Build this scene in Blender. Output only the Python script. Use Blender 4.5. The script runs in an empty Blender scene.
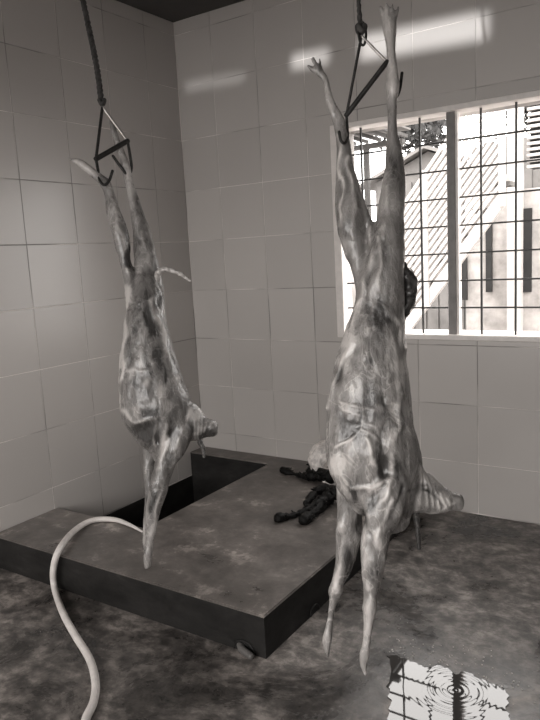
import bpy, bmesh, math, random
import numpy as np
from mathutils import Vector, Matrix, noise

random.seed(7)
SC = bpy.context.scene
COL = SC.collection

# ------------------------------------------------------------------ camera
F = 669.05
VY = (715.0, 232.0)            # vanishing point of the left wall's courses
VX = (-750.0, 311.0)           # vanishing point of the back wall's courses
def _ray(p): return Vector((p[0] - 270.0, 360.0 - p[1], -F))
_y = _ray(VY).normalized()
_x = (-_ray(VX)).normalized()
_x = (_x - _y * _x.dot(_y)).normalized()
_z = _x.cross(_y)
ROT = Matrix((_x, _y, _z))                     # camera axes -> world axes
CAM = Vector((2.694, -3.216, 1.338))
cam_d = bpy.data.cameras.new('camera')
cam_d.sensor_fit = 'VERTICAL'
cam_d.sensor_height = 36.0
cam_d.lens = F / 720.0 * 36.0
cam_d.clip_start = 0.02
cam = bpy.data.objects.new('camera', cam_d)
COL.objects.link(cam)
cam.matrix_world = Matrix.Translation(CAM) @ ROT.to_4x4()
SC.camera = cam

# ------------------------------------------------------------------ light
SC.view_settings.view_transform = 'Standard'
SC.view_settings.look = 'None'
SC.view_settings.gamma = 1.0
SC.view_settings.use_curve_mapping = False
SC.view_settings.exposure = 0.97
w = bpy.data.worlds.new('overcast_sky')
SC.world = w
w.use_nodes = True
bg = w.node_tree.nodes['Background']
bg.inputs['Color'].default_value = (1.0, 0.965, 0.935, 1)
bg.inputs['Strength'].default_value = 4.0

DOOR = (0.15, 3.3, 0.65, 2.10)        # x0, x1, z0, z1 of the wide open bay behind the camera
FRONT_Y = -4.7
def area(name, loc, look, sx, sy, energy=0, portal=False, spread=180):
    l = bpy.data.lights.new(name, 'AREA')
    l.shape = 'RECTANGLE'; l.size = sx; l.size_y = sy; l.energy = energy
    l.spread = math.radians(spread)
    if portal: l.cycles.is_portal = True
    o = bpy.data.objects.new(name, l); COL.objects.link(o)
    o.location = loc
    o.rotation_euler = Vector(look).to_track_quat('-Z', 'Z').to_euler()
    return o
area('entrance_portal', ((DOOR[0]+DOOR[1])/2, FRONT_Y-0.02, (DOOR[2]+DOOR[3])/2), (0, 1, 0), DOOR[1]-DOOR[0], DOOR[3]-DOOR[2], portal=True)
area('window_portal', (1.63, 0.17, 1.435), (0, -1, 0), 1.18, 1.06, portal=True)
# added narrow-beam lamps stand in for low sunlight on the upper back wall
for bx, bz, bw, bh, be in ((1.50, 2.315, 0.62, 0.11, 0.13), (0.90, 2.335, 0.22, 0.07, 0.022), (0.27, 2.335, 0.42, 0.05, 0.009)):
    p0 = Vector((bx + 0.2, -4.5, 2.455)); p1 = Vector((bx, 0.0, bz))
    area('added_beam_lamp', p0, p1 - p0, bw, bh, energy=be, spread=1.3)

# ------------------------------------------------------------------ helpers
TINT = (1.0, 0.945, 0.905)
def g(v): return (v*TINT[0], v*TINT[1], v*TINT[2], 1.0)

def pt(px, py, D):
    """point on the pixel's ray at depth D along the optical axis"""
    return CAM + ROT @ (_ray((px, py)) * (D / F))
def on(px, py, axis, val):
    d = ROT @ _ray((px, py))
    return CAM + d * ((val - CAM[axis]) / d[axis])

def tag(o, label=None, cat=None, group=None, kind=None):
    if label: o['label'] = label
    if cat: o['category'] = cat
    if group: o['group'] = group
    if kind: o['kind'] = kind
    return o
def empty(name, loc):
    o = bpy.data.objects.new(name, None); COL.objects.link(o); o.location = loc
    o.empty_display_size = 0.05
    return o
def link(name, me, mat=None, parent=None, smooth=False):
    o = bpy.data.objects.new(name, me); COL.objects.link(o)
    if mat and not me.materials: me.materials.append(mat)
    if parent is not None:
        o.parent = parent
        o.location = (0, 0, 0)
        # meshes are authored in world coordinates: cancel the parent's offset
        o.matrix_parent_inverse = Matrix.Translation(-_wloc(parent))
    if smooth:
        me.polygons.foreach_set('use_smooth', [True]*len(me.polygons))
    return o
def _wloc(o):
    l = Vector(o.location)
    if o.parent is not None:
        l = o.matrix_parent_inverse.to_translation() + l + _wloc(o.parent)
    return l
def mesh_bm(name, bm):
    me = bpy.data.meshes.new(name); bmesh.ops.recalc_face_normals(bm, faces=bm.faces[:]); bm.to_mesh(me); bm.free(); return me
def box_bm(bm, lo, hi, bev=0.0):
    vs = [bm.verts.new((x, y, z)) for x in (lo[0], hi[0]) for y in (lo[1], hi[1]) for z in (lo[2], hi[2])]
    fs = [(0,1,3,2), (4,6,7,5), (0,4,5,1), (2,3,7,6), (0,2,6,4), (1,5,7,3)]
    ff = [bm.faces.new([vs[i] for i in f]) for f in fs]
    if bev > 0:
        es = list({e for f in ff for e in f.edges})
        bmesh.ops.bevel(bm, geom=es, offset=bev, segments=1, affect='EDGES', profile=0.5)
def box(name, lo, hi, mat, parent=None, bev=0.0):
    bm = bmesh.new(); box_bm(bm, lo, hi, bev)
    return link(name, mesh_bm(name, bm), mat, parent)
def boxes(name, lst, mat, parent=None):
    bm = bmesh.new()
    for lo, hi in lst: box_bm(bm, lo, hi)
    return link(name, mesh_bm(name, bm), mat, parent)

def catmull(pts, n):
    """pts: list of tuples (any dims) -> resampled array"""
    a = np.array(pts, float)
    e = np.vstack([2*a[0]-a[1], a, 2*a[-1]-a[-2]])
    out = []
    for i in range(len(a)-1):
        p0, p1, p2, p3 = e[i:i+4]
        for k in range(n):
            t = k/n
            out.append(0.5*((2*p1)+(-p0+p2)*t+(2*p0-5*p1+4*p2-p3)*t*t+(-p0+3*p1-3*p2+p3)*t**3))
    out.append(a[-1])
    return np.array(out)

def sweep_bm(bm, P, r, seg=10, cap=True, r2=None, ref=None):
    """sweep an ellipse (r sideways, r2 along ref) along the points P"""
    P = [Vector(p) for p in P]; n = len(P)
    if np.isscalar(r): r = [r]*n
    if r2 is None: r2 = r
    if np.isscalar(r2): r2 = [r2]*n
    T = []
    for i in range(n):
        t = P[min(i+1, n-1)] - P[max(i-1, 0)]
        T.append(t.normalized() if t.length > 1e-9 else Vector((0, 0, 1)))
    if ref is None:
        nrm = T[0].orthogonal().normalized()
    rings = []
    def ring(c, t, nn, a, b):
        s = t.cross(nn).normalized()
        return [bm.verts.new(c + s*(a*math.cos(2*math.pi*k/seg)) + nn*(b*math.sin(2*math.pi*k/seg))) for k in range(seg)]
    frames = []
    for i in range(n):
        if ref is not None:
            nn = Vector(ref); nn = (nn - T[i]*nn.dot(T[i])).normalized()
        else:
            nrm = (nrm - T[i]*nrm.dot(T[i])).normalized(); nn = nrm
        frames.append(nn.copy())
    if cap:
        for q in (0.25, 0.6, 0.85):
            m = math.sqrt(max(0, 1-(1-q)**2)); e = (1-q)*min(r[0], r2[0])
            rings.append(ring(P[0]-T[0]*e, T[0], frames[0], r[0]*m, r2[0]*m))
    for i in range(n):
        rings.append(ring(P[i], T[i], frames[i], r[i], r2[i]))
    if cap:
        for q in (0.85, 0.6, 0.25):
            m = math.sqrt(max(0, 1-(1-q)**2)); e = (1-q)*min(r[-1], r2[-1])
            rings.append(ring(P[-1]+T[-1]*e, T[-1], frames[-1], r[-1]*m, r2[-1]*m))
    for a, b in zip(rings[:-1], rings[1:]):
        for k in range(seg):
            bm.faces.new((a[k], a[(k+1) % seg], b[(k+1) % seg], b[k]))
    bm.faces.new(rings[0][::-1]); bm.faces.new(rings[-1])
def tube(name, P, r, mat, parent=None, seg=10, smooth_n=0):
    if smooth_n: 
        a = catmull([tuple(p) for p in P], smooth_n); 
        if not np.isscalar(r): r = list(catmull([(x,) for x in r], smooth_n)[:, 0])
        P = [Vector(p) for p in a]
    bm = bmesh.new(); sweep_bm(bm, P, r, seg)
    return link(name, mesh_bm(name, bm), mat, parent, smooth=True)

# ------------------------------------------------------------------ materials
class NT:
    def __init__(s, name):
        s.m = bpy.data.materials.new(name); s.m.use_nodes = True
        s.t = s.m.node_tree; s.p = s.t.nodes['Principled BSDF']
        s.obj = None
    def n(s, t, **k):
        x = s.t.nodes.new(t)
        for a, b in k.items(): setattr(x, a, b)
        return x
    def l(s, a, b): s.t.links.new(a, b)
    def pos(s, scale=(1, 1, 1)):
        geo = s.n('ShaderNodeNewGeometry'); mp = s.n('ShaderNodeMapping')
        mp.inputs['Scale'].default_value = scale
        s.l(geo.outputs['Position'], mp.inputs['Vector']); return mp.outputs['Vector']
    def noise(s, scale, detail=4, rough=0.6, vec=None, dist=0.0):
        x = s.n('ShaderNodeTexNoise'); x.inputs['Scale'].default_value = scale
        x.inputs['Detail'].default_value = detail; x.inputs['Roughness'].default_value = rough
        x.inputs['Distortion'].default_value = dist
        s.l(vec if vec is not None else s.pos(), x.inputs['Vector']); return x.outputs['Fac']
    def ramp(s, fac, stops):
        x = s.n('ShaderNodeValToRGB'); cr = x.color_ramp
        while len(cr.elements) < len(stops): cr.elements.new(0.5)
        for e, (p, c) in zip(cr.elements, stops):
            e.position = p; e.color = c if not np.isscalar(c) else (c, c, c, 1)
        s.l(fac, x.inputs['Fac']); return x.outputs['Color']
    def mix(s, fac, a, b, mode='MIX'):
        x = s.n('ShaderNodeMix', data_type='RGBA', blend_type=mode)
        for sock, v in ((x.inputs[0], fac), (x.inputs[6], a), (x.inputs[7], b)):
            if isinstance(v, (int, float)): sock.default_value = v
            elif isinstance(v, tuple): sock.default_value = v
            else: s.l(v, sock)
        return x.outputs[2]
    def math(s, op, a, b=None):
        x = s.n('ShaderNodeMath', operation=op)
        for i, v in enumerate((a, b)):
            if v is None: continue
            if isinstance(v, (int, float)): x.inputs[i].default_value = v
            else: s.l(v, x.inputs[i])
        return x.outputs[0]
    def base(s, c):
        if isinstance(c, tuple): s.p.inputs['Base Color'].default_value = c
        else: s.l(c, s.p.inputs['Base Color'])
    def rough(s, r):
        if isinstance(r, (int, float)): s.p.inputs['Roughness'].default_value = r
        else: s.l(r, s.p.inputs['Roughness'])
    def bump(s, h, strength=0.3, dist=0.01):
        b = s.n('ShaderNodeBump'); b.inputs['Strength'].default_value = strength
        b.inputs['Distance'].default_value = dist
        s.l(h, b.inputs['Height']); s.l(b.outputs['Normal'], s.p.inputs['Normal'])

def plain(name, v, rough=0.6, var=0.25, scale=14, metal=0.0, bump=0.0):
    t = NT(name)
    t.base(t.ramp(t.noise(scale), [(0.3, g(v*(1-var))), (0.7, g(v*(1+var)))]))
    t.rough(rough); t.p.inputs['Metallic'].default_value = metal
    if bump: t.bump(t.noise(scale*6), bump, 0.004)
    return t.m

# glazed wall tile
t = NT('glazed_tile')
oi = t.n('ShaderNodeObjectInfo')
tv = t.ramp(oi.outputs['Random'], [(0, g(0.53)), (1, g(0.58))])
sm = t.ramp(t.noise(1.6, 3, 0.5), [(0.3, (.95,.95,.95,1)), (0.7, (1,1,1,1))])
t.base(t.mix(1.0, tv, sm, 'MULTIPLY'))
t.rough(0.27)
t.bump(t.noise(2.5, 1), 0.04, 0.01)
M_TILE = t.m
t = NT('grout')
t.base(t.ramp(t.noise(1.6, 3), [(0.42, g(0.28)), (0.56, g(0.80))])); t.rough(0.85)
M_GROUT = t.m
M_PLASTER = plain('wall_plaster', 0.10, 0.6, 0.1)
M_CEIL = plain('ceiling_paint', 0.075, 0.8, 0.15, 3)
# wet cement floor
t = NT('wet_cement')
n1 = t.noise(2.6, 7, 0.68, dist=0.5); n2 = t.noise(13, 8, 0.72, t.pos((1, 1.2, 1)), 0.2); n3 = t.noise(60, 3, 0.6)
c1 = t.ramp(n1, [(0.38, g(0.04)), (0.49, g(0.11)), (0.60, g(0.24))])
c2 = t.ramp(n2, [(0.40, g(0.42)), (0.50, g(1.0)), (0.60, g(1.9))])
t.base(t.mix(0.85, c1, c2, 'MULTIPLY'))
t.rough(t.ramp(n1, [(0.36, 0.16), (0.62, 0.5)]))
t.bump(t.mix(0.4, n2, n3), 0.18, 0.006)
M_FLOOR = t.m
# platform top: worn cement with pale scuffs
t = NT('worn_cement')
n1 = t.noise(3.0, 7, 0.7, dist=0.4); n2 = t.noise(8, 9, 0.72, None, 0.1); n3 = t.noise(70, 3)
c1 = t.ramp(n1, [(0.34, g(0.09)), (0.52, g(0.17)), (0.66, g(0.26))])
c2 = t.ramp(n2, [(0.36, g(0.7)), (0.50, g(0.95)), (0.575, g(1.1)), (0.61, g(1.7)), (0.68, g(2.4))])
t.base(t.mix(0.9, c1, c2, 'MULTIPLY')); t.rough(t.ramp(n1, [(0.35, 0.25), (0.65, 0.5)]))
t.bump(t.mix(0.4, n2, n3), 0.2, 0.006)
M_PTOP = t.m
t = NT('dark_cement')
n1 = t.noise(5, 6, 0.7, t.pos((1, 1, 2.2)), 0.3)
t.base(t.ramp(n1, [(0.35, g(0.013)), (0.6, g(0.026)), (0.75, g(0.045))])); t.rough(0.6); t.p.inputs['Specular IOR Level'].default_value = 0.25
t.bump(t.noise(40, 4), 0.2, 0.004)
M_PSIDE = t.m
# flesh
def flesh(name, dark, pale, sc=1.0, lo=0.3, hi=0.72):
    t = NT(name)
    at = t.n('ShaderNodeAttribute', attribute_name='tone')
    streak = t.noise(26*sc, 6, 0.65, t.pos((1, 1, 0.35)), 1.2)
    blot = t.noise(9*sc, 5, 0.6, None, 0.6)
    web = t.noise(60*sc, 4, 0.7, t.pos((1, 1, 0.5)), 2.0)
    wn = t.noise(13*sc, 3, 0.55, t.pos((1, 1, 0.55)), 0.8); wn2 = t.noise(30*sc, 3, 0.5, t.pos((1, 1, 0.45)), 0.5)
    ln1 = t.ramp(t.math('ABSOLUTE', t.math('SUBTRACT', wn, 0.5)), [(0.0, 1.0), (0.022, 0.0)])
    ln2 = t.ramp(t.math('ABSOLUTE', t.math('SUBTRACT', wn2, 0.5)), [(0.0, 1.0), (0.03, 0.0)])
    lines = t.math('ADD', t.math('MULTIPLY', ln1, 0.12), t.math('MULTIPLY', ln2, 0.07))
    fine = t.n('ShaderNodeAttribute', attribute_name='fine')
    v = t.math('ADD', t.math('MULTIPLY', t.math('SUBTRACT', streak, 0.5), 0.34), t.math('MULTIPLY', t.math('SUBTRACT', blot, 0.5), 0.34))
    v = t.math('ADD', v, t.math('MULTIPLY', t.math('SUBTRACT', web, 0.5), 0.18))
    v = t.math('ADD', v, lines)
    f = t.math('ADD', t.math('MULTIPLY', at.outputs['Fac'], 0.62), t.math('MULTIPLY', v, fine.outputs['Fac']))
    f = t.math('ADD', f, 0.17)
    t.base(t.ramp(f, [(lo, g(dark)), (0.5*(lo+hi), g(0.45*(dark+pale)*0.9)), (hi, g(pale))]))
    t.rough(t.ramp(streak, [(0.3, 0.18), (0.7, 0.42)]))
    t.p.inputs['Specular IOR Level'].default_value = 0.5
    t.p.inputs['Coat Weight'].default_value = 0.6; t.p.inputs['Coat Roughness'].default_value = 0.16; t.p.inputs['Coat IOR'].default_value = 1.45
    t.bump(t.math('ADD', t.mix(0.5, streak, web), t.math('MULTIPLY', lines, 0.8)), 0.6, 0.008)
    return t.m
M_FLESH = flesh('skinned_flesh', 0.055, 0.60, 1.0, .34, .70)
M_FLESH2 = flesh('skinned_flesh_pale', 0.05, 0.50, 1.1, .34, .70)
M_IRON = plain('dark_iron', 0.035, 0.5, 0.5, 40, 0.5, 0.2)
M_BRIGHT = plain('worn_bright_iron', 0.42, 0.35, 0.3, 40, 0.6)
M_ROPE = plain('dark_rope', 0.05, 0.8, 0.6, 60, 0, 0.3)
M_HOSE = plain('white_hose', 0.82, 0.38, 0.12, 20)
M_WHITE = plain('white_frame_paint', 0.80, 0.4, 0.08, 20)
M_MULL = plain('grey_mullion_paint', 0.20, 0.45, 0.15, 20)
M_BAR = plain('dark_bar_paint', 0.035, 0.5, 0.3, 30)
M_WOOL = plain('pale_wool', 0.85, 0.8, 0.45, 30, 0, 0.6)
M_BLACK = plain('dark_wet_hair', 0.006, 0.4, 0.7, 60, 0, 0.6); M_BLACK.node_tree.nodes['Principled BSDF'].inputs['Specular IOR Level'].default_value = 0.2
M_OWALL = plain('outside_limewash', 0.3, 0.8, 0.35, 5)
M_OGREY = plain('outside_grey_board', 0.11, 0.8, 0.3, 3)
M_ODARK = plain('outside_dark_opening', 0.008, 0.7, 0.5, 8)
M_OWHITE = plain('outside_white_paint', 0.4, 0.6, 0.1, 8)
M_OROOF = plain('outside_roof_sheet', 0.13, 0.6, 0.3, 4)
M_LEAF = plain('outside_leaf', 0.014, 0.6, 0.6, 6)
M_GROUND = plain('outside_ground', 0.22, 0.9, 0.3, 2)

# ------------------------------------------------------------------ room shell
CEIL = 2.715; XR = 4.3
PH = 0.155
PX, PY0, PYL = 1.49, -1.53, -0.135      # platform: right side, front, ledge in front of the back wall
TRX, TRY = 0.60, -1.165                 # trough: right side, front
TRZ = -0.22
bm = bmesh.new()
def quad(bm, *v): bm.faces.new([bm.verts.new(p) for p in v])
for (x0, x1, y0, y1) in ((0, XR, FRONT_Y-0.2, TRY), (TRX, XR, TRY, PYL), (0, XR, PYL, 0)):
    quad(bm, (x0, y0, 0), (x1, y0, 0), (x1, y1, 0), (x0, y1, 0))
quad(bm, (0, TRY, TRZ), (TRX, TRY, TRZ), (TRX, PYL, TRZ), (0, PYL, TRZ))
tag(link('floor', mesh_bm('floor', bm), M_FLOOR), 'wet mottled grey cement floor with a sunken trough', kind='structure')
box_c = box('ceiling', (-0.2, FRONT_Y-0.2, CEIL), (XR+0.2, 0.2, CEIL+0.15), M_CEIL); tag(box_c, 'dark painted ceiling', kind='structure')

WX0, WX1, WZ0, WZ1 = 1.04, 2.22, 0.905, 1.965     # clear window opening
T = 0.0025
wall_left = box('wall_left', (-0.2, FRONT_Y-0.2, TRZ), (-T, 0.2, CEIL), M_GROUT)
tag(wall_left, 'left wall of square glazed grey tiles', kind='structure')
wall_back = boxes('wall_back', [((0-T, T, TRZ), (WX0, 0.2, CEIL)), ((WX1, T, TRZ), (XR, 0.2, CEIL)),
                                ((WX0, T, TRZ), (WX1, 0.2, WZ0)), ((WX0, T, WZ1), (WX1, 0.2, CEIL))], M_GROUT)
tag(wall_back, 'back wall of square glazed grey tiles around the window', kind='structure')
tag(box('wall_right', (XR, FRONT_Y-0.2, 0), (XR+0.2, 0.2, CEIL), M_PLASTER), 'plain plastered right wall', kind='structure')
tag(boxes('wall_front', [((0, FRONT_Y-0.2, 0), (DOOR[0], FRONT_Y, CEIL)), ((DOOR[1], FRONT_Y-0.2, 0), (XR, FRONT_Y, CEIL)),
                         ((DOOR[0], FRONT_Y-0.2, DOOR[3]), (DOOR[1], FRONT_Y, CEIL)), ((DOOR[0], FRONT_Y-0.2, 0), (DOOR[1], FRONT_Y, DOOR[2]))], M_PLASTER), 'plain wall with a wide open bay', kind='structure')

# tiles: one mesh per distinct size, one object per tile
_tm = {}
def poly_tile(poly, th=T, bev=0.0008):
    """polygon in (u,v), extruded towards +w, thin bevel on the front rim"""
    key = tuple((round(a, 4), round(b, 4)) for a, b in poly)
    if key in _tm: return _tm[key]
    bm = bmesh.new()
    lo = [bm.verts.new((a, b, 0)) for a, b in poly]
    mid = [bm.verts.new((a, b, th-bev)) for a, b in poly]
    n = len(poly); cen = []
    for i in range(n):
        p = Vector(poly[i]); a = Vector(poly[i-1]); b = Vector(poly[(i+1) % n])
        d1 = (p-a).normalized(); d2 = (b-p).normalized()
        n1 = Vector((-d1.y, d1.x)); n2 = Vector((-d2.y, d2.x))
        q = p + (n1+n2)*bev
        cen.append(bm.verts.new((q.x, q.y, th)))
    for i in range(n):
        j = (i+1) % n
        bm.faces.new((lo[i], lo[j], mid[j], mid[i])); bm.faces.new((mid[i], mid[j], cen[j], cen[i]))
    bm.faces.new(cen)
    me = mesh_bm('tile', bm); me.materials.append(M_TILE); _tm[key] = me
    return me
G = 0.0040
def tile(parent, poly, org, U, V, N):
    cu = sum(p[0] for p in poly)/len(poly); cv = sum(p[1] for p in poly)/len(poly)
    me = poly_tile([(a-cu, b-cv) for a, b in poly])
    o = bpy.data.objects.new('tile', me); COL.objects.link(o)
    o.parent = parent
    R = Matrix((U, V, N)).transposed().to_4x4()
    tilt = Matrix.Rotation(random.gauss(0, 0.0025), 4, 'X') @ Matrix.Rotation(random.gauss(0, 0.0025), 4, 'Y')
    o.matrix_world = Matrix.Translation(org + U*cu + V*cv + N*random.uniform(-0.0004, 0.0004)) @ R @ tilt
    o.matrix_local = o.matrix_world
rows = [0.004] + [0.261 + 0.2974*k for k in range(9)] + [CEIL]
colsL = [0.0, 0.258] + [0.258 + 0.306*k for k in range(1, 17)]; colsL = [c for c in colsL if c < -FRONT_Y] + [-FRONT_Y]
colsB = [0.0] + [0.264 + 0.2986*k for k in range(0, 14)]; colsB = [c for c in colsB if c < XR] + [XR]
UL, VL, NL = Vector((0, 1, 0)), Vector((0, 0, 1)), Vector((1, 0, 0))
for a, b in zip(colsL[:-1], colsL[1:]):
    for z0, z1 in zip(rows[:-1], rows[1:]):
        h = G/2
        u0, u1 = -b+h, -a-h
        tile(wall_left, [(u0, z0+h), (u1, z0+h), (u1, z1-h), (u0, z1-h)], Vector((-T, 0, 0)), UL, VL, NL)
UB, VB, NB = Vector((1, 0, 0)), Vector((0, 0, 1)), Vector((0, -1, 0))
FW = 0.035
wx0, wx1, wz0, wz1 = WX0-FW, WX1+FW, WZ0-0.022, WZ1+0.022
for a, b in zip(colsB[:-1], colsB[1:]):
    for z0, z1 in zip(rows[:-1], rows[1:]):
        h = G/2
        x0, x1, y0, y1 = a+h, b-h, z0+h, z1-h
        ox0, ox1, oy0, oy1 = max(x0, wx0), min(x1, wx1), max(y0, wz0), min(y1, wz1)
        if ox0 >= ox1 or oy0 >= oy1: poly = [(x0, y0), (x1, y0), (x1, y1), (x0, y1)]
        else:
            fx, fy = (ox0 <= x0 and ox1 >= x1), (oy0 <= y0 and oy1 >= y1)
            if fx and fy: continue
            if fx: poly = [(x0, y0), (x1, y0), (x1, oy0), (x0, oy0)] if oy0 > y0 else [(x0, oy1), (x1, oy1), (x1, y1), (x0, y1)]
            elif fy: poly = [(x0, y0), (ox0, y0), (ox0, y1), (x0, y1)] if ox0 > x0 else [(ox1, y0), (x1, y0), (x1, y1), (ox1, y1)]
            elif ox0 > x0 and oy0 > y0: poly = [(x0, y0), (x1, y0), (x1, oy0), (ox0, oy0), (ox0, y1), (x0, y1)]
            elif ox0 > x0: poly = [(x0, y0), (ox0, y0), (ox0, oy1), (x1, oy1), (x1, y1), (x0, y1)]
            elif oy0 > y0: poly = [(x0, y0), (x1, y0), (x1, y1), (ox1, y1), (ox1, oy0), (x0, oy0)]
            else: poly = [(ox1, y0), (x1, y0), (x1, y1), (x0, y1), (x0, oy1), (ox1, oy1)]
        tile(wall_back, poly, Vector((0, T, 0)), UB, VB, NB)

# window: white frame, grey mullion, dark steel bars
win = empty('window_1', (1.63, 0.0, WZ0)); tag(win, 'wide white framed window with a grid of dark steel bars', kind='structure')
box('frame_rail', (wx0, -0.012, wz0), (WX0+0.008, 0.10, wz1), M_WHITE, win, 0.003)
box('frame_rail', (WX1-0.008, -0.012, wz0), (wx1, 0.10, wz1), M_WHITE, win, 0.003)
box('frame_rail', (WX0+0.008, -0.012, WZ1-0.004), (WX1-0.008, 0.10, wz1), M_WHITE, win, 0.003)
box('window_sill', (WX0+0.008, -0.022, wz0), (WX1-0.008, 0.19, WZ0+0.004), M_WHITE, win, 0.004)
mu = box('mullion', (1.612, 0.01, WZ0), (1.652, 0.07, WZ1), M_MULL, win, 0.003)
box('mullion_strip', (1.652, 0.02, WZ0), (1.664, 0.06, WZ1), M_WHITE, mu)
for x in (1.158, 1.316, 1.473, 1.768, 1.926, 2.076):
    box('bar', (x-0.0045, 0.034, WZ0), (x+0.0045, 0.044, WZ1), M_BAR, win)
for k in range(1, 8):
    z = WZ0 + (WZ1-WZ0)*k/8
    box('bar', (WX0, 0.044, z-0.004), (1.612, 0.053, z+0.004), M_BAR, win)
    box('bar', (1.664, 0.044, z-0.004), (WX1, 0.053, z+0.004), M_BAR, win)

# ------------------------------------------------------------------ platform
bm = bmesh.new()
prof = [(0.0, PY0), (PX, PY0), (PX, -0.002), (0.0, -0.002), (0.0, PYL), (TRX, PYL), (TRX, TRY), (0.0, TRY)]
def prism(bm, prof, z0, z1):
    lo = [bm.verts.new((x, y, z0)) for x, y in prof]; hi = [bm.verts.new((x, y, z1)) for x, y in prof]
    n = len(prof)
    top = bm.faces.new(hi); bot = bm.faces.new(lo[::-1])
    sides = [bm.faces.new((lo[i], lo[(i+1) % n], hi[(i+1) % n], hi[i])) for i in range(n)]
    return top, bot, sides
plat = empty('concrete_platform', (PX/2, PY0/2, 0))
tag(plat, 'low raised cement platform in the corner with worn top and dark sides', 'platform')
prof = [(a + (0.004 if a == 0 else 0), b) for a, b in prof]
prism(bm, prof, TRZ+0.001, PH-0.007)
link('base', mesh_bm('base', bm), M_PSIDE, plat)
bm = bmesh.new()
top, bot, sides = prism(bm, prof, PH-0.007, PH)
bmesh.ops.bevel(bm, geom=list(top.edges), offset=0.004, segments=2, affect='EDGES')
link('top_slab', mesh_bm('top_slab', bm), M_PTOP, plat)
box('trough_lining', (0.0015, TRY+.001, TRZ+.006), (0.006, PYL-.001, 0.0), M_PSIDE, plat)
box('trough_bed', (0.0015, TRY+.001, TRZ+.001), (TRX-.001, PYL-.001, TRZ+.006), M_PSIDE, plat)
# two drain holes at the foot of the platform
def drain(name, c, nrm, r):
    nrm = Vector(nrm); bm = bmesh.new(); s = nrm.cross(Vector((0, 0, 1))).normalized()
    P = [Vector(c) + s*(r*math.cos(a)) + Vector((0, 0, 1))*(0.8*r*math.sin(a)) for a in np.linspace(0, math.pi, 13)]
    sweep_bm(bm, P, 0.006, 8)
    rim = link(name, mesh_bm(name, bm), M_PSIDE, plat, True)
    bm = bmesh.new()
    vs = [bm.verts.new(p + nrm*0.002) for p in P]; bm.faces.new(vs)
    ex = bmesh.ops.extrude_face_region(bm, geom=bm.faces[:])
    for v in [v for v in ex['geom'] if isinstance(v, bmesh.types.BMVert)]: v.co -= nrm*0.004
    link('hole', mesh_bm('hole', bm), M_ODARK, rim)
drain('drain_hole', (1.40, PY0, 0.006), (0, -1, 0), 0.042)
drain('drain_hole', (PX, -1.20, 0.006), (1, 0, 0), 0.030)
bm = bmesh.new()
sweep_bm(bm, [(1.355, -1.50, 0.020), (1.40, -1.545, 0.018), (1.45, -1.560, 0.016)], [0.012, 0.014, 0.012], 10)
link('drain_stub', mesh_bm('drain_stub', bm), plain('pale_drain_stub', 0.12, 0.5), plat, True)

# ------------------------------------------------------------------ carcasses
FWD = ROT @ Vector((0, 0, -1))
def loft(bm, pts, D, n=5, seg=20):
    """pts: (px, py, depth offset m, half width px, depth radius / half width)"""
    a = catmull(pts, n)
    P = [pt(q[0], q[1], D+q[2]) for q in a]
    r = [max(0.5, q[3])*D/F for q in a]
    r2 = [max(0.5, q[3])*D/F*q[4] for q in a]
    sweep_bm(bm, P, r, seg, True, r2, FWD)

def seg_dist(px, py, poly):
    d = np.full(px.shape, 1e9)
    for (x0, y0), (x1, y1) in zip(poly[:-1], poly[1:]):
        dx, dy = x1-x0, y1-y0
        tt = np.clip(((px-x0)*dx+(py-y0)*dy)/(dx*dx+dy*dy+1e-9), 0, 1)
        d = np.minimum(d, np.hypot(px-x0-tt*dx, py-y0-tt*dy))
    return d

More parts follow.
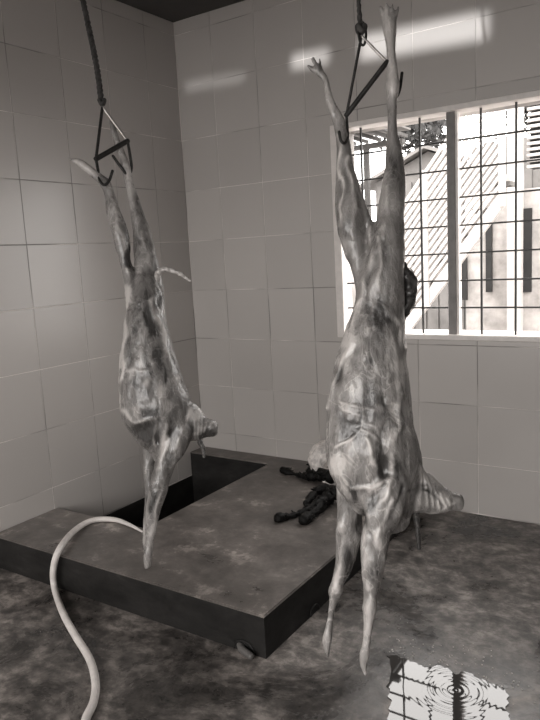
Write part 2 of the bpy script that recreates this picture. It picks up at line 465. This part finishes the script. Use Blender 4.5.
def make_body(name, lofts, D, voxel, ridges, blots, mat, parent, base_tone, seed, fine_range):
    bm = bmesh.new()
    for L in lofts: loft(bm, L, D)
    bmesh.ops.recalc_face_normals(bm, faces=bm.faces[:])
    me = bpy.data.meshes.new('raw'); bm.to_mesh(me); bm.free()
    o = bpy.data.objects.new('raw', me); COL.objects.link(o)
    m = o.modifiers.new('r', 'REMESH'); m.mode = 'VOXEL'; m.voxel_size = voxel
    s = o.modifiers.new('s', 'SMOOTH'); s.factor = 0.5; s.iterations = 6
    dg = bpy.context.evaluated_depsgraph_get()
    out = bpy.data.meshes.new_from_object(o.evaluated_get(dg))
    bpy.data.objects.remove(o)
    nv = len(out.vertices)
    co = np.empty(nv*3, np.float32); out.vertices.foreach_get('co', co); co = co.reshape(-1, 3).astype(float)
    no = np.array([v.normal[:] for v in out.vertices])
    Rm = np.array(ROT)
    cc = (co - np.array(CAM)) @ Rm
    px = 270 + F*cc[:, 0]/(-cc[:, 2]); py = 360 - F*cc[:, 1]/(-cc[:, 2])
    tone = np.full(nv, base_tone); disp = np.zeros(nv)
    wx = np.array([noise.noise(Vector((c[0]*16, c[1]*16, c[2]*16+seed+40))) for c in co])
    wy = np.array([noise.noise(Vector((c[0]*16+9, c[1]*16, c[2]*16+seed+70))) for c in co])
    vary = np.clip(0.75 + 0.9*np.array([noise.noise(Vector((c[0]*22, c[1]*22, c[2]*22+seed+90))) for c in co]), 0.1, 1.5)
    wk = 1.75/D
    px = px + 7*wk*wx; py = py + 7*wk*wy
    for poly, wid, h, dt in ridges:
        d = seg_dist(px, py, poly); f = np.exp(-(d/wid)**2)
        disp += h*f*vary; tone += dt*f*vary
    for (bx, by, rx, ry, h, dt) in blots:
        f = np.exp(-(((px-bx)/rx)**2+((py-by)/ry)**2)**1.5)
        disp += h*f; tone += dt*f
    nz = np.array([noise.noise(Vector((c[0]*28, c[1]*28, c[2]*10+seed))) for c in co])
    nz2 = np.array([noise.noise(Vector((c[0]*75, c[1]*75, c[2]*34-seed))) for c in co])
    disp += 0.0042*nz + 0.0016*nz2
    tone += 0.18*nz
    co = co + no*disp[:, None]
    out.vertices.foreach_set('co', co.astype(np.float32).ravel())
    at = out.attributes.new('tone', 'FLOAT', 'POINT')
    at.data.foreach_set('value', np.clip(tone, 0, 1).astype(np.float32))
    fn_ = fine_range[0] + (fine_range[1]-fine_range[0])*np.clip((py-fine_range[2])/fine_range[3], 0, 1)
    out.attributes.new('fine', 'FLOAT', 'POINT').data.foreach_set('value', fn_.astype(np.float32))
    out.update(); out.name = name
    return link(name, out, mat, parent, True)

def hang_rope(name, P, r, label, group):
    """three twisted strands following P"""
    a = catmull([tuple(p) for p in P], 24)
    bm = bmesh.new(); L = 0; ang = []
    for i in range(len(a)):
        if i: L += np.linalg.norm(a[i]-a[i-1])
        ang.append(L/0.028*2*math.pi*0.5)
    for k in range(3):
        Q = []
        for p, w_ in zip(a, ang):
            th = w_ + k*2*math.pi/3
            Q.append(Vector(p) + Vector((math.cos(th), math.sin(th), 0))*r*0.55)
        sweep_bm(bm, Q, r*0.6, 6)
    o = link(name, mesh_bm(name, bm), M_ROPE, None, True)
    return tag(o, label, 'rope', group)

# ---- right carcass
D = 1.75
near, far = -0.06, 0.07
R_L = [
    # hind leg on the window side
    [(389.5,18,0.0,7.5,.6),(390,28,0,7.5,.7),(391,44,0,5,.9),(391.5,65,0,4.6,.9),(392,84,0,6.2,.9),(392,104,0,5,1),(393,133,0,6,1),(395,163,0,9,1),(393,193,0,12,1),(390,222,-.005,14,1),(386,252,-.01,18,1),(383,285,-.01,21,1),(382,310,0,22,1)],
    [(380.5,7,0,1.7,.9),(386,24,0,3,.9)],[(386.5,4,-.004,1.7,.9),(388.5,24,0,3,.9)],[(392.5,4,-.004,1.7,.9),(391.5,24,0,3,.9)],[(398.5,7,0,1.7,.9),(394,24,0,3,.9)],
    # other hind leg
    [(317.5,68,.03,4.6,.8),(321,74,.03,4.4,.9),(325,81,.03,4,.9),(330,101,.03,4,.9),(338,121,.03,6,.9),(342,139,.03,7,1),(345,166,.03,9,1),(348.5,193,.03,13,1),(352,222,.03,16,1),(356,246,.03,13.5,1.1),(362,268,.025,12,1.2),(370,292,.02,15,1.1),(376,315,.02,20,1)],
    [(308,66,.03,1.5,1),(318,74,.03,2.6,1)],[(313,59,.026,1.5,1),(320,73,.03,2.6,1)],[(319.5,59,.034,1.5,1),(322,74,.03,2.6,1)],
    # flap of flesh between the legs
    [(350,172,.02,2.5,1),(357,190,.015,2.8,1),(364,208,.01,3.0,1),(371,226,.0,4,1.2),(373,250,0,8,1.2)],
    # trunk
    [(381,262,0,17,1),(380,279,0,22,.95),(379,308,0,25,.95),(375.5,338,0,31,.92),(371.5,368,0,37,.88),(369.5,397,0,41,.86),(370,431,0,44.5,.82),(373,451,0,46.5,.78),(378,471,0,45.5,.74),(383,490,0,39,.72),(388,508,0,29,.7),(391,522,0,19,.7)],
    # neck
    [(396,470,0,24,.8),(409,487,.01,23,.75),(424,494,.01,20,.75),(437,499,.01,15,.8),(449,501,.01,10.5,.85),(457,502,.01,9,.9)],
    # shoulders and forelegs
    [(352,482,.06,16,.8),(351,505,.065,15,.8),(350,522,.07,14,.85),(348,535,.07,13,.9),(346,553,.07,11.5,.9),(342,572,.07,8.2,1),(338,583,.07,6.2,1),(335.5,591,.07,6.8,1),(334,600,.07,5,1),(331.5,613,.07,3.8,1),(329.5,627,.07,4.0,1),(328,637,.07,5.2,.9),(327,647,.07,3.6,1),(328,657,.07,1.6,1)],
    [(341,520,.06,5,1),(347,530,.06,8,1)],
    [(386,480,-.055,24,.6),(383,508,-.06,20,.65),(378,528,-.06,15,.75),(376,540,-.06,13.5,.85),(374,556,-.06,12,.9),(372.5,575,-.06,10,1),(371,592,-.06,7.4,1),(370,603,-.06,6.8,1),(369.5,611,-.06,6.4,1),(368.5,622,-.06,4.4,1),(367,636,-.06,3.8,1),(365.5,648,-.06,4.4,1),(364.5,656,-.06,5.2,.9),(364,665,-.06,3.6,1),(365.5,674,-.06,1.8,1)],
    [(388,530,-.05,4,1),(380,538,-.055,8,1)],[(366,531,-.05,4,1),(372,541,-.055,7,1)],
    # breast flap
    [(341,452,-.02,9,1),(352,470,-.03,9,1),(365,480,-.04,8,1),(378,478,-.05,7,1)],
]
R_R = [
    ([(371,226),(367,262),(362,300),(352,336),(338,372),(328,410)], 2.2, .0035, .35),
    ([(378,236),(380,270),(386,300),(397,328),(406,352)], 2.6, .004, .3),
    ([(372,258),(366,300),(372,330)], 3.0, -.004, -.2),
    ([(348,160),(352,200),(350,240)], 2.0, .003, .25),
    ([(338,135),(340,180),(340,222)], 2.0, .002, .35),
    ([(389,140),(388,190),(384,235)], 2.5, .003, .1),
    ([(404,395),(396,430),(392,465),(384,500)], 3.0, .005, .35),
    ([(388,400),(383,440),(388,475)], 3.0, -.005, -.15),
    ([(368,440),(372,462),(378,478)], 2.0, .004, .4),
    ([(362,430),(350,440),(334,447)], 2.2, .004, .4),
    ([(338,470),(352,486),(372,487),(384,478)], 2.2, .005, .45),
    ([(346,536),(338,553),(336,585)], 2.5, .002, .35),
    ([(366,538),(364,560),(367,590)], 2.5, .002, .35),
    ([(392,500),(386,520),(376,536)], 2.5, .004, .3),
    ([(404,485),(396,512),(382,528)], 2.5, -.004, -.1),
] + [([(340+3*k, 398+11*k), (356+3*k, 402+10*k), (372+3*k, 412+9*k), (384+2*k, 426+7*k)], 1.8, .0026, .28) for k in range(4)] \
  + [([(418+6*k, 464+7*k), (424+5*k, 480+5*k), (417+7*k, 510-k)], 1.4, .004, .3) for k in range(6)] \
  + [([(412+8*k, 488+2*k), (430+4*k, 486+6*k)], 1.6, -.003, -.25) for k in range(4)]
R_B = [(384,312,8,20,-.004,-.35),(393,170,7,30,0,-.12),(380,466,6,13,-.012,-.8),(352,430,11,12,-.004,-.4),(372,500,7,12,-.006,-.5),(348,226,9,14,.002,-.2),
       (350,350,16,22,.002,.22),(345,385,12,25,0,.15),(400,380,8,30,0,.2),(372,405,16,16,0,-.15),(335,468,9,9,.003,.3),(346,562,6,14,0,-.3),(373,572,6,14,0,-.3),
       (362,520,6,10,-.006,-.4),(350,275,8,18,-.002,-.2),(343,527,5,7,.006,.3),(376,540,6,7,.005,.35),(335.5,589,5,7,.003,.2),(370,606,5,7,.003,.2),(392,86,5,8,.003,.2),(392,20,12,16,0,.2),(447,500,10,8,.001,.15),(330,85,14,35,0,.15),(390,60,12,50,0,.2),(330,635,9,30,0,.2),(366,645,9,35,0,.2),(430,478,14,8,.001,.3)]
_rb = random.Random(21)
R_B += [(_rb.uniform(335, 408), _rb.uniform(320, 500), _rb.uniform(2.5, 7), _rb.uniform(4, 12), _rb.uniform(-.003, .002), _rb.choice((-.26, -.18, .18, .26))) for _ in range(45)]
tipR = pt(365, 673, D)
right = empty('sheep_carcass', (tipR.x, tipR.y, tipR.z))
tag(right, 'large skinned carcass hung by its hind legs in front of the window', 'carcass', 'hanging carcasses')
make_body('body', R_L, D, 0.0036, R_R, R_B, M_FLESH, right, 0.50, 3.0, (.45, .85, 260, 120))
def lump(name, lofts, D, voxel, mat, parent, seed, amp=0.004, fr=60, zmin=None, tn=0.35):
    bm = bmesh.new()
    for L in lofts: loft(bm, L, D, 4, 12)
    bmesh.ops.recalc_face_normals(bm, faces=bm.faces[:])
    me = bpy.data.meshes.new('raw'); bm.to_mesh(me); bm.free()
    o = bpy.data.objects.new('raw', me); COL.objects.link(o)
    m = o.modifiers.new('r', 'REMESH'); m.mode = 'VOXEL'; m.voxel_size = voxel
    s = o.modifiers.new('s', 'SMOOTH'); s.factor = 0.5; s.iterations = 2
    out = bpy.data.meshes.new_from_object(o.evaluated_get(bpy.context.evaluated_depsgraph_get()))
    bpy.data.objects.remove(o)
    for v in out.vertices: v.co += v.normal*amp*noise.noise(v.co*fr + Vector((seed, 0, 0)))
    if zmin is not None:
        for v in out.vertices: v.co.z = max(v.co.z, zmin)
    at = out.attributes.new('tone', 'FLOAT', 'POINT')
    at.data.foreach_set('value', [tn]*len(out.vertices)); out.attributes.new('fine', 'FLOAT', 'POINT').data.foreach_set('value', [1.0]*len(out.vertices)); out.update(); out.name = name
    return link(name, out, mat, parent, True)
M_DARKFLESH = flesh('dark_flesh', 0.03, 0.42)
lump('tail_stump', [[(402,266,.02,5,1),(408,280,.02,7.5,1),(409,296,.02,7,1),(405,312,.02,5,1),(402,322,.02,2.5,1)]], D, 0.003, M_DARKFLESH, right, 1, .010, 45)
lump('windpipe', [[(414,508,.02,5,1),(417,522,.02,3.2,1),(418,535,.02,2.8,1),(419,548,.02,2.2,1)]], D, 0.0025, M_FLESH2, right, 2, .002)

# ---- left carcass
D2 = 2.5
L_L = [
    [(72,160,.0,2.6,1),(81,163.5,0,4,1),(90,170,0,4.3,1),(98,177,0,4.4,1),(105,183,0,5.4,1),(109,193,0,5.2,1),(114,213,0,7,1),(120,232,0,8.5,1),(123,247,0,7.5,1),(126,262,0,6,1),(131,282,0,6.5,1),(138,305,0,12,1)],
    [(112,122,.05,3.2,1),(115.5,136,.05,3.2,1),(121,152,.05,3.4,1),(126,169,.05,5,1),(129.5,186,.05,4.4,1),(136,208,.05,6.2,1),(141,230,.05,8.7,1),(144.5,250,.045,11,1),(147,268,.04,13,1),(148,285,.03,15,1),(147.5,300,.02,17,1)],
    [(147,284,.02,14,1),(147.4,299,.01,17,1),(146,314,0,19,.95),(146,329,0,22,.95),(148.6,358,0,28,.9),(152,388,0,33,.84),(156,406,0,35.5,.8),(160,420,0,33,.78),(163,433,0,29,.76),(166,445,0,21,.75),(167,455,0,14,.75)],
    [(174,410,0,18,.8),(185,420,0,19,.75),(196,426,0,16,.75),(205,428,0,11,.85),(212,428.5,0,8.5,.9)],
    [(178,428,-.035,17,.6),(174,446,-.04,13,.75),(167,460,-.045,10,.85),(162,474,-.045,9.5,.9),(158,491,-.045,9.2,.9),(153.5,510,-.045,7.2,1),(151,527,-.045,5.4,1),(149,543,-.045,4.3,1),(148,555,-.045,4.7,1),(147.3,566,-.045,3,1)],
    [(155,432,.05,13,.7),(151,452,.055,8,.9),(148.5,467,.055,5.6,1),(150,485,.05,5.0,1),(149,503,.05,5,1),(147,521,.05,3.8,1),(146,540,.05,3.4,1),(145.5,556,.05,2.4,1)],
]
L_R = [
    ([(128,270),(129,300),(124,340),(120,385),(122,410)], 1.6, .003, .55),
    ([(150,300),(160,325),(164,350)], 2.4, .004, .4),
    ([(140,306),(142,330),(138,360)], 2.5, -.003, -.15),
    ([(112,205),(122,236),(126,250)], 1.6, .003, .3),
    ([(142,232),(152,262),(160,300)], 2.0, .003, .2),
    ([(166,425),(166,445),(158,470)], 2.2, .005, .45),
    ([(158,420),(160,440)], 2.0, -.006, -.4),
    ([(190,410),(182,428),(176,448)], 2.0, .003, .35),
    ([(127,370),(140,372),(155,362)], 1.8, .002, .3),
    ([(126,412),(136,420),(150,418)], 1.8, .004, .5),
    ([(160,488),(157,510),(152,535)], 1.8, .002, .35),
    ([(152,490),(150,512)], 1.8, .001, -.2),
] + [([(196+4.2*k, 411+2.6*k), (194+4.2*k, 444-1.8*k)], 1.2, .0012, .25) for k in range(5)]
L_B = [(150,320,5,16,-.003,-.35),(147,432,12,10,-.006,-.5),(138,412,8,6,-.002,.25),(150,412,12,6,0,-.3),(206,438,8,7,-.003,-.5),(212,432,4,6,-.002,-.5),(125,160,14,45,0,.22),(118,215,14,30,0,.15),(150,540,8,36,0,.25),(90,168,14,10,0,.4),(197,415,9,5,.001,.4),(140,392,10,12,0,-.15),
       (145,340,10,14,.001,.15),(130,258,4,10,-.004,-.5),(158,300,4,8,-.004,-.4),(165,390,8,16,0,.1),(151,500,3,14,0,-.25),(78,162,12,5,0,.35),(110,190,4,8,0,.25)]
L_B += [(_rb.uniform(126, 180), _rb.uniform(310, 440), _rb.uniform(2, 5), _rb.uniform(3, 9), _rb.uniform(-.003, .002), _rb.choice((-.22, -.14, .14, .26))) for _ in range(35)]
tipL = pt(148, 567, D2)
left = empty('sheep_carcass', (tipL.x, tipL.y, tipL.z))
tag(left, 'skinned carcass with a thin curved tail hung above the cement platform', 'carcass', 'hanging carcasses')
make_body('body', L_L, D2, 0.0045, L_R, L_B, M_FLESH2, left, 0.45, 11.0, (.6, .75, 280, 60))
lump('tail', [[(156,280,.0,4,1),(159,272,.0,3.2,1),(165,269,0,2.8,1),(172,270.5,0,2.4,1),(180,273.5,0,2.1,1),(190,281,0,1.5,1)]], D2, 0.0022, M_FLESH2, left, 3, .004, 90, None, .85)
lump('windpipe', [[(200,442,.02,3,1),(203,449,.02,2.2,1),(204,457,.02,1.6,1)]], D2, 0.0025, M_DARKFLESH, left, 4, .002)

# ---- iron hanging hooks and ropes
def hook(name, D, top, knot_r, lpt, rpt, lhook, rhook, label, loc):
    r = empty(name, loc); tag(r, label, 'hook', 'iron hanging hooks')
    s = D/F
    def Q(l): return [pt(x, y, D+d) for x, y, d in l]
    tube('side_rod', Q([top, lpt]), 1.5*s, M_IRON, r, 8)
    tube('side_rod', Q([top, rpt]), 1.5*s, M_BRIGHT, r, 8)
    tube('crossbar', Q([lpt, rpt]), 2.6*s, M_IRON, r, 10)
    tube('hook', Q(lhook), 1.5*s, M_IRON, r, 8, 5)
    tube('hook', Q(rhook), 1.5*s, M_IRON, r, 8, 5)
    bm = bmesh.new()
    P0 = pt(top[0], top[1], D+top[2])
    Q2 = [P0 + Vector((math.cos(a)*0.6, math.sin(a)*0.6, 0.5*math.sin(2*a)))*knot_r*s + Vector((0, 0, 1.2*knot_r*s)) for a in np.linspace(0, 4*math.pi, 40)]
    sweep_bm(bm, Q2, 0.55*knot_r*s, 8)
    link('knot', mesh_bm('knot', bm), M_ROPE, r, True)
    return r
hook('gambrel_hook', D, (361.5, 36, 0), 5.5, (346.5, 115, 0.03), (387, 62, -0.004),
     [(346.5,115,.03),(347.5,130,.03),(347.5,138,.02),(345,143,.0),(341,141,-.005),(339,132,-.004)],
     [(387,62,-.004),(389,74,.022),(391,88,.030),(396,97,.024),(400,88,.018),(402,73,.018)],
     'black iron gambrel hook holding the large carcass before the window', pt(361.5, 60, D))
tube('link_loop', [pt(x, y, D) for x, y in ((359, 22), (358.5, 34), (361, 44), (364.5, 44), (366, 34), (364, 24), (360, 21))], 1.3*D/F, M_IRON, bpy.data.objects['gambrel_hook'], 8, 5)
hook('gambrel_hook', D2, (102.5, 107, .02), 4.0, (96, 159, 0), (127.5, 141, .05),
     [(96,159,0),(98,170,0),(99.5,180,-.015),(104,185,-.02),(109,181,-.016),(112.5,171,-.012)],
     [(127.5,141,.05),(130,155,.05),(131.5,168,.05),(128,175,.04),(120,166,.03),(113,156,.028)],
     'black iron gambrel hook holding the carcass above the platform', pt(102.5, 120, D2))
def up_to_ceiling(a, b):
    k = (CEIL - a.z)/(b.z - a.z); return a + (b-a)*k
a_, b_ = pt(101.5, 102, D2+.02), pt(83, 0, D2+.02)
hang_rope('hanging_rope', [a_, pt(96, 63, D2+.02), b_, up_to_ceiling(pt(92, 45, D2+.02), b_)], 0.0105, 'dark twisted rope holding the hook above the cement platform', 'ropes from the ceiling')
a_, b_ = pt(360.5, 30, D), pt(358.5, 0, D)
hang_rope('hanging_rope', [a_, pt(359.5, 15, D), b_, up_to_ceiling(a_, b_)], 0.0060, 'thin dark rope holding the hook before the window wall', 'ropes from the ceiling')

# ------------------------------------------------------------------ heap on the platform
hp = on(322, 478, 2, PH)
heap = empty('fleece_heap', (hp.x, hp.y, PH))
tag(heap, 'heap of pale fleece with dark wet strands lying on the cement platform', 'fleece')
Dh = (ROT.transposed() @ (hp - CAM)).z * -1
lump('fleece', [[(317,468,0,8,1.2),(320,457,.0,12,1.2),(330,452,.03,14,1.2),(345,460,.05,17,1.2),(352,474,.04,15,1.2)],
                [(328,476,-.05,8,1),(333,482,-.08,8,1),(350,484,-.1,11,1)]], Dh, 0.006, M_WOOL, heap, 9, .012, 26, PH+.001)
def strand(path, rs, seed):
    rnd = random.Random(seed)
    P = []
    for (x, y, h) in path: P.append(tuple(on(x, y, 2, PH+h)))
    a = catmull(P, 6); rr = catmull([(q,) for q in rs], 6)[:, 0]
    bm = bmesh.new()
    sweep_bm(bm, [Vector(p) for p in a], [max(0.004, q*rnd.uniform(.65, 1.35)) for q in rr], 9)
    for i in range(2, len(a)-1, 2):
        for k in range(3):
            p = Vector(a[i]); d = Vector((rnd.uniform(-1, 1), rnd.uniform(-1, 1), rnd.uniform(-.1, .6)))*rr[i]*1.7
            sweep_bm(bm, [p, p+d*.6, p+d], [rr[i]*.55, rr[i]*.4, .003], 6)
    for v in bm.verts: v.co.z = max(v.co.z, PH+.001)
    link('dark_strand', mesh_bm('dark_strand', bm), M_BLACK, heap, True)
strand([(334,477,.05),(322,475,.035),(310,476,.025),(298,475,.012),(283,470,.018)], [.03,.035,.03,.011,.026], 1)
strand([(312,472,.03),(314,460,.07),(319,447,.11)], [.026,.02,.010], 2)
strand([(341,490,.06),(330,497,.035),(318,505,.024),(303,512,.014),(291,516,.012),(279,518,.016)], [.034,.032,.026,.016,.015,.022], 3)
strand([(330,498,.03),(321,506,.02),(312,514,.018),(304,520,.018)], [.022,.024,.024,.022], 4)
strand([(326,488,.03),(316,493,.02),(306,503,.018)], [.022,.02,.016], 5)

# ------------------------------------------------------------------ hose
hz = 0.013
H = [on(80, 760, 2, hz), on(85, 722, 2, hz), on(93.5, 702, 2, hz), on(95.5, 682, 2, hz), on(89.5, 659, 2, hz), on(75, 635, 2, hz),
     on(63, 613, 2, hz+.01), on(54.5, 588, 1, -1.572), on(53.5, 568, 1, -1.568), on(59.5, 549, 1, -1.545), on(74, 531, 2, PH+.022), on(92, 520.5, 2, PH+.014),
     on(113, 519.5, 2, PH+.013), on(129, 524.5, 2, PH+.011), on(142, 531.5, 2, PH+.008)]
tag(tube('garden_hose', H, [.0135]*11+[.0128, .0115, .0085, .004], M_HOSE, None, 14, 8), 'white rubber hose trailing from the floor up over the cement platform', 'hose')

# ------------------------------------------------------------------ puddle
t = NT('puddle_water')
c = on(455, 691, 2, 0.0)
geo = t.n('ShaderNodeNewGeometry'); mp = t.n('ShaderNodeMapping'); mp.inputs['Location'].default_value = (-c.x, -c.y, 0)
t.l(geo.outputs['Position'], mp.inputs['Vector'])
wv = t.n('ShaderNodeTexWave', wave_type='RINGS', rings_direction='SPHERICAL', wave_profile='SIN')
wv.inputs['Scale'].default_value = 17.0; wv.inputs['Distortion'].default_value = 0.6; wv.inputs['Detail'].default_value = 1
t.l(mp.outputs['Vector'], wv.inputs['Vector'])
ln = t.n('ShaderNodeVectorMath', operation='LENGTH'); t.l(mp.outputs['Vector'], ln.inputs[0])
fall = t.ramp(ln.outputs['Value'], [(0.0, 1.0), (0.10, 0.55), (0.17, 0.0)])
hgt = t.math('MULTIPLY', wv.outputs['Fac'], fall)
t.base(g(0.05)); t.rough(0.02); t.p.inputs['IOR'].default_value = 1.62
rt = ROT @ Vector((1, 0, 0)); fw = ROT @ Vector((0, 0, -1))
dt_ = t.n('ShaderNodeVectorMath', operation='DOT_PRODUCT'); t.l(mp.outputs['Vector'], dt_.inputs[0])
dt_.inputs[1].default_value = (rt.x*0.004 + fw.x*0.020, rt.y*0.004 + fw.y*0.020, 0)   # the film lies on a floor that falls to a drain
hgt = t.math('ADD', t.math('MULTIPLY', hgt, 0.00010), dt_.outputs['Value'])
t.bump(hgt, 1.0, 1.0)
M_WATER = t.m
out = [(388,655),(398,656),(407,660),(418,664),(428,667),(438,665),(448,668),(456,674),(466,671),(478,678),(490,683),(500,687),(508,692),(507,706),(511,722),(508,760),(506,800),(388,800),(387,760),(389,735),(387,715),(390,700),(388,685),(390,668)]
bm = bmesh.new()
pp = catmull([(*on(x, y, 2, 0.003),) for x, y in out+[out[0]]], 4)[:-1]
rr = random.Random(4)
vs = [bm.verts.new((p[0]+rr.uniform(-.006, .006), p[1]+rr.uniform(-.006, .006), 0.003)) for p in pp]
f = bm.faces.new(vs)
ex = bmesh.ops.extrude_face_region(bm, geom=[f])
for v in [v for v in ex['geom'] if isinstance(v, bmesh.types.BMVert)]: v.co.z = 0.0006
tag(link('water_puddle', mesh_bm('water_puddle', bm), M_WATER), 'rippled water puddle mirroring the window on the cement floor', 'puddle')
bm = bmesh.new()
for k in range(90):
    a = rr.choice(out[:14]); q = on(a[0]+rr.gauss(0, 14), a[1]-abs(rr.gauss(0, 14)), 2, 0.0)
    bmesh.ops.create_icosphere(bm, subdivisions=1, radius=rr.uniform(.0015, .0035), matrix=Matrix.Translation((q.x, q.y, 0.0015)) @ Matrix.Scale(0.6, 4, (0, 0, 1)))
tag(link('water_droplets', mesh_bm('water_droplets', bm), plain('pale_speck', .75, .3, .1), None, True), 'tiny pale water droplets scattered beside the puddle', 'droplets', kind='stuff')  # small flattened specks, all in one pale tone

# ------------------------------------------------------------------ outside the window
tag(box('ground', (-14, -16, -0.35), (16, 20, -0.25), M_GROUND), 'pale ground outside', kind='structure')
# staircase with diagonal railing bars
Y = 3.2
st = empty('outdoor_staircase', (0.4, Y, -0.25)); tag(st, 'white outdoor staircase with diagonal railing bars seen through the window', 'staircase')
sl = 1.258
def zl(x): return 0.774 + sl*(x-0.235)
def diag(name, x0, x1, dz, y0, y1, th, mat):
    bm = bmesh.new()
    vs = [bm.verts.new((x, y, zl(x)+dz+e)) for x in (x0, x1) for y in (y0, y1) for e in (0, th)]
    for q in ((0,1,3,2), (4,6,7,5), (0,4,5,1), (2,3,7,6), (0,2,6,4), (1,5,7,3)): bm.faces.new([vs[i] for i in q])
    return link(name, mesh_bm(name, bm), mat, st)
diag('stringer', -0.55, 1.06, -0.14, Y, Y+0.08, 0.16, M_OWHITE)
diag('stringer', -0.55, 1.06, 0.10, Y+0.3, Y+0.34, 0.12, M_OWHITE)
for k in range(14):
    diag('railing_bar', -0.5, 1.03, 0.06+k*0.083, Y, Y+0.03, 0.048, M_OWHITE)
for k in range(9):
    x = -0.5 + k*0.18
    box('step', (x, Y+0.081, zl(x)+0.20), (x+0.17, Y+0.299, zl(x)+0.24), M_OGREY, st)
for x in (0.30, 1.03):
    box('railing_post', (x, Y-0.02, zl(x)-0.1), (x+0.05, Y+0.04, zl(x)+1.22), M_OWHITE, st)
# neighbouring outbuilding
ob = empty('outbuilding', (1.6, 4.2, -0.25)); tag(ob, 'whitewashed outbuilding with narrow slot openings and louvres beyond the window', 'building')
box('wall', (0.35, 4.4, -0.25), (3.4, 4.7, 1.90), M_OWALL, ob)
box('pillar', (0.84, 4.25, -0.25), (0.98, 4.39, 3.6), M_OWHITE, ob)
Yw = 4.38
def slot(px0, px1, py0, py1):
    a = on(px0, py1, 1, Yw); b = on(px1, py0, 1, Yw)
    box('slot_opening', (a.x, Yw-0.012, a.z), (b.x, Yw+0.018, b.z), M_ODARK, ob)
slot(486, 492, 214, 292); slot(523, 532, 208, 292); slot(459, 467, 255, 300)
a = on(529, 168, 1, Yw); b = on(529, 96, 1, Yw)
box('louvre_back', (a.x, 4.42, a.z), (a.x+1.2, 4.60, b.z+0.7), M_ODARK, ob)
for k in range(22):
    z = a.z + k*0.058
    box('louvre_slat', (a.x-0.02, 4.36, z), (a.x+1.2, 4.418, z+0.028), M_OWHITE, ob)
box('upper_wall', (a.x+0.6, 4.61, 1.90), (3.4, 4.7, 3.4), M_OWALL, ob)
# boarded shed with a gable
sh = empty('gabled_shed', (-1.5, 8.2, -0.25)); tag(sh, 'grey boarded shed with a low gable roof far beyond the window', 'shed')
bm = bmesh.new()
prism_pts = [(-2.35, -0.25), (-0.35, -0.25), (-0.35, 2.55), (-1.38, 2.93), (-2.35, 2.50)]
lo = [bm.verts.new((x, 8.0, z)) for x, z in prism_pts]; hi = [bm.verts.new((x, 10.0, z)) for x, z in prism_pts]
bm.faces.new(lo); bm.faces.new(hi[::-1])
for i in range(5): bm.faces.new((lo[i], lo[(i+1) % 5], hi[(i+1) % 5], hi[i]))
link('wall', mesh_bm('wall', bm), M_OGREY, sh)
for (x0, z0, x1, z1) in ((-2.6, 2.42, -1.38, 2.96), (-1.38, 2.96, -0.15, 2.48)):
    bm = bmesh.new()
    vs = [bm.verts.new(p) for p in ((x0, 7.8, z0), (x1, 7.8, z1), (x1, 10.2, z1), (x0, 10.2, z0))]
    f = bm.faces.new(vs); ex = bmesh.ops.extrude_face_region(bm, geom=[f])
    for v in [v for v in ex['geom'] if isinstance(v, bmesh.types.BMVert)]: v.co.z += 0.06
    link('roof_panel', mesh_bm('roof_panel', bm), M_OROOF, sh)
for k in range(9):
    x = -2.30 + k*0.22
    box('board', (x, 7.97, -0.2), (x+0.19, 7.999, 2.45), M_OGREY, sh)
# open awning on a post, close to the window
aw = empty('awning', (0.5, 1.6, -0.25)); tag(aw, 'dark metal awning frame on a thin post just outside the window', 'awning')
pa = on(366.5, 156, 1, 1.6)
box('post', (pa.x-0.018, 1.58, -0.25), (pa.x+0.018, 1.62, pa.z+0.05), M_BAR, aw)
box('beam', (pa.x-0.35, 1.57, pa.z+0.05), (pa.x+0.30, 1.63, pa.z+0.085), M_BAR, aw)
for k in range(5):
    box('purlin', (pa.x-0.25+k*0.11, 1.0, pa.z+0.14), (pa.x-0.225+k*0.11, 1.9, pa.z+0.165), M_BAR, aw)
box('cross_purlin', (pa.x-0.35, 1.30, pa.z+0.166), (pa.x+0.28, 1.34, pa.z+0.20), M_BAR, aw)
box('awning_sheet', (pa.x-0.35, 0.95, pa.z+0.201), (pa.x+0.22, 1.95, pa.z+0.215), M_OROOF, aw)
# fence and trees
fn = empty('sheet_fence', (0.6, 7.0, -0.25)); tag(fn, 'grey corrugated sheet fence behind the outdoor staircase', 'fence')
for k in range(10):
    x = -0.35 + k*0.17
    box('sheet', (x, 7.0+0.02*(k % 2), -0.25), (x+0.168, 7.03+0.02*(k % 2), 2.75+0.05*(k % 3)), M_OGREY, fn)
def tree(name, c, r, n, label, seed):
    rnd = random.Random(seed)
    root = empty(name, (c[0], c[1], -0.25)); tag(root, label, 'tree', 'trees outside')
    tube('trunk', [(c[0], c[1], -0.25), (c[0]+.05, c[1], c[2]*0.6), (c[0], c[1], c[2])], [.10, .08, .05], M_ODARK, root, 8)
    V = []; Fc = []
    for k in range(n):
        d = Vector((rnd.gauss(0, 1), rnd.gauss(0, 1), rnd.gauss(0, .8))).normalized()*r*rnd.uniform(.3, 1)
        p = Vector(c) + Vector((d.x, d.y, d.z*.7)); u = Vector((rnd.gauss(0, 1), rnd.gauss(0, 1), rnd.gauss(0, 1))).normalized()
        v = u.orthogonal().normalized(); s = rnd.uniform(.06, .12)
        b0 = len(V); V += [p-u*s, p+v*s*.45, p+u*s, p-v*s*.45]; Fc.append((b0, b0+1, b0+2, b0+3))
    me = bpy.data.meshes.new('foliage'); me.from_pydata([tuple(v) for v in V], [], Fc)
    o = link('foliage', me, M_LEAF, root); o['kind'] = 'stuff'
tree('leafy_tree', (0.35, 8.6, 3.55), 0.75, 900, 'dark leafy tree above the sheet fence', 5)
tree('leafy_tree', (-2.9, 11.5, 3.9), 0.9, 900, 'dark leafy tree behind the boarded shed', 6)
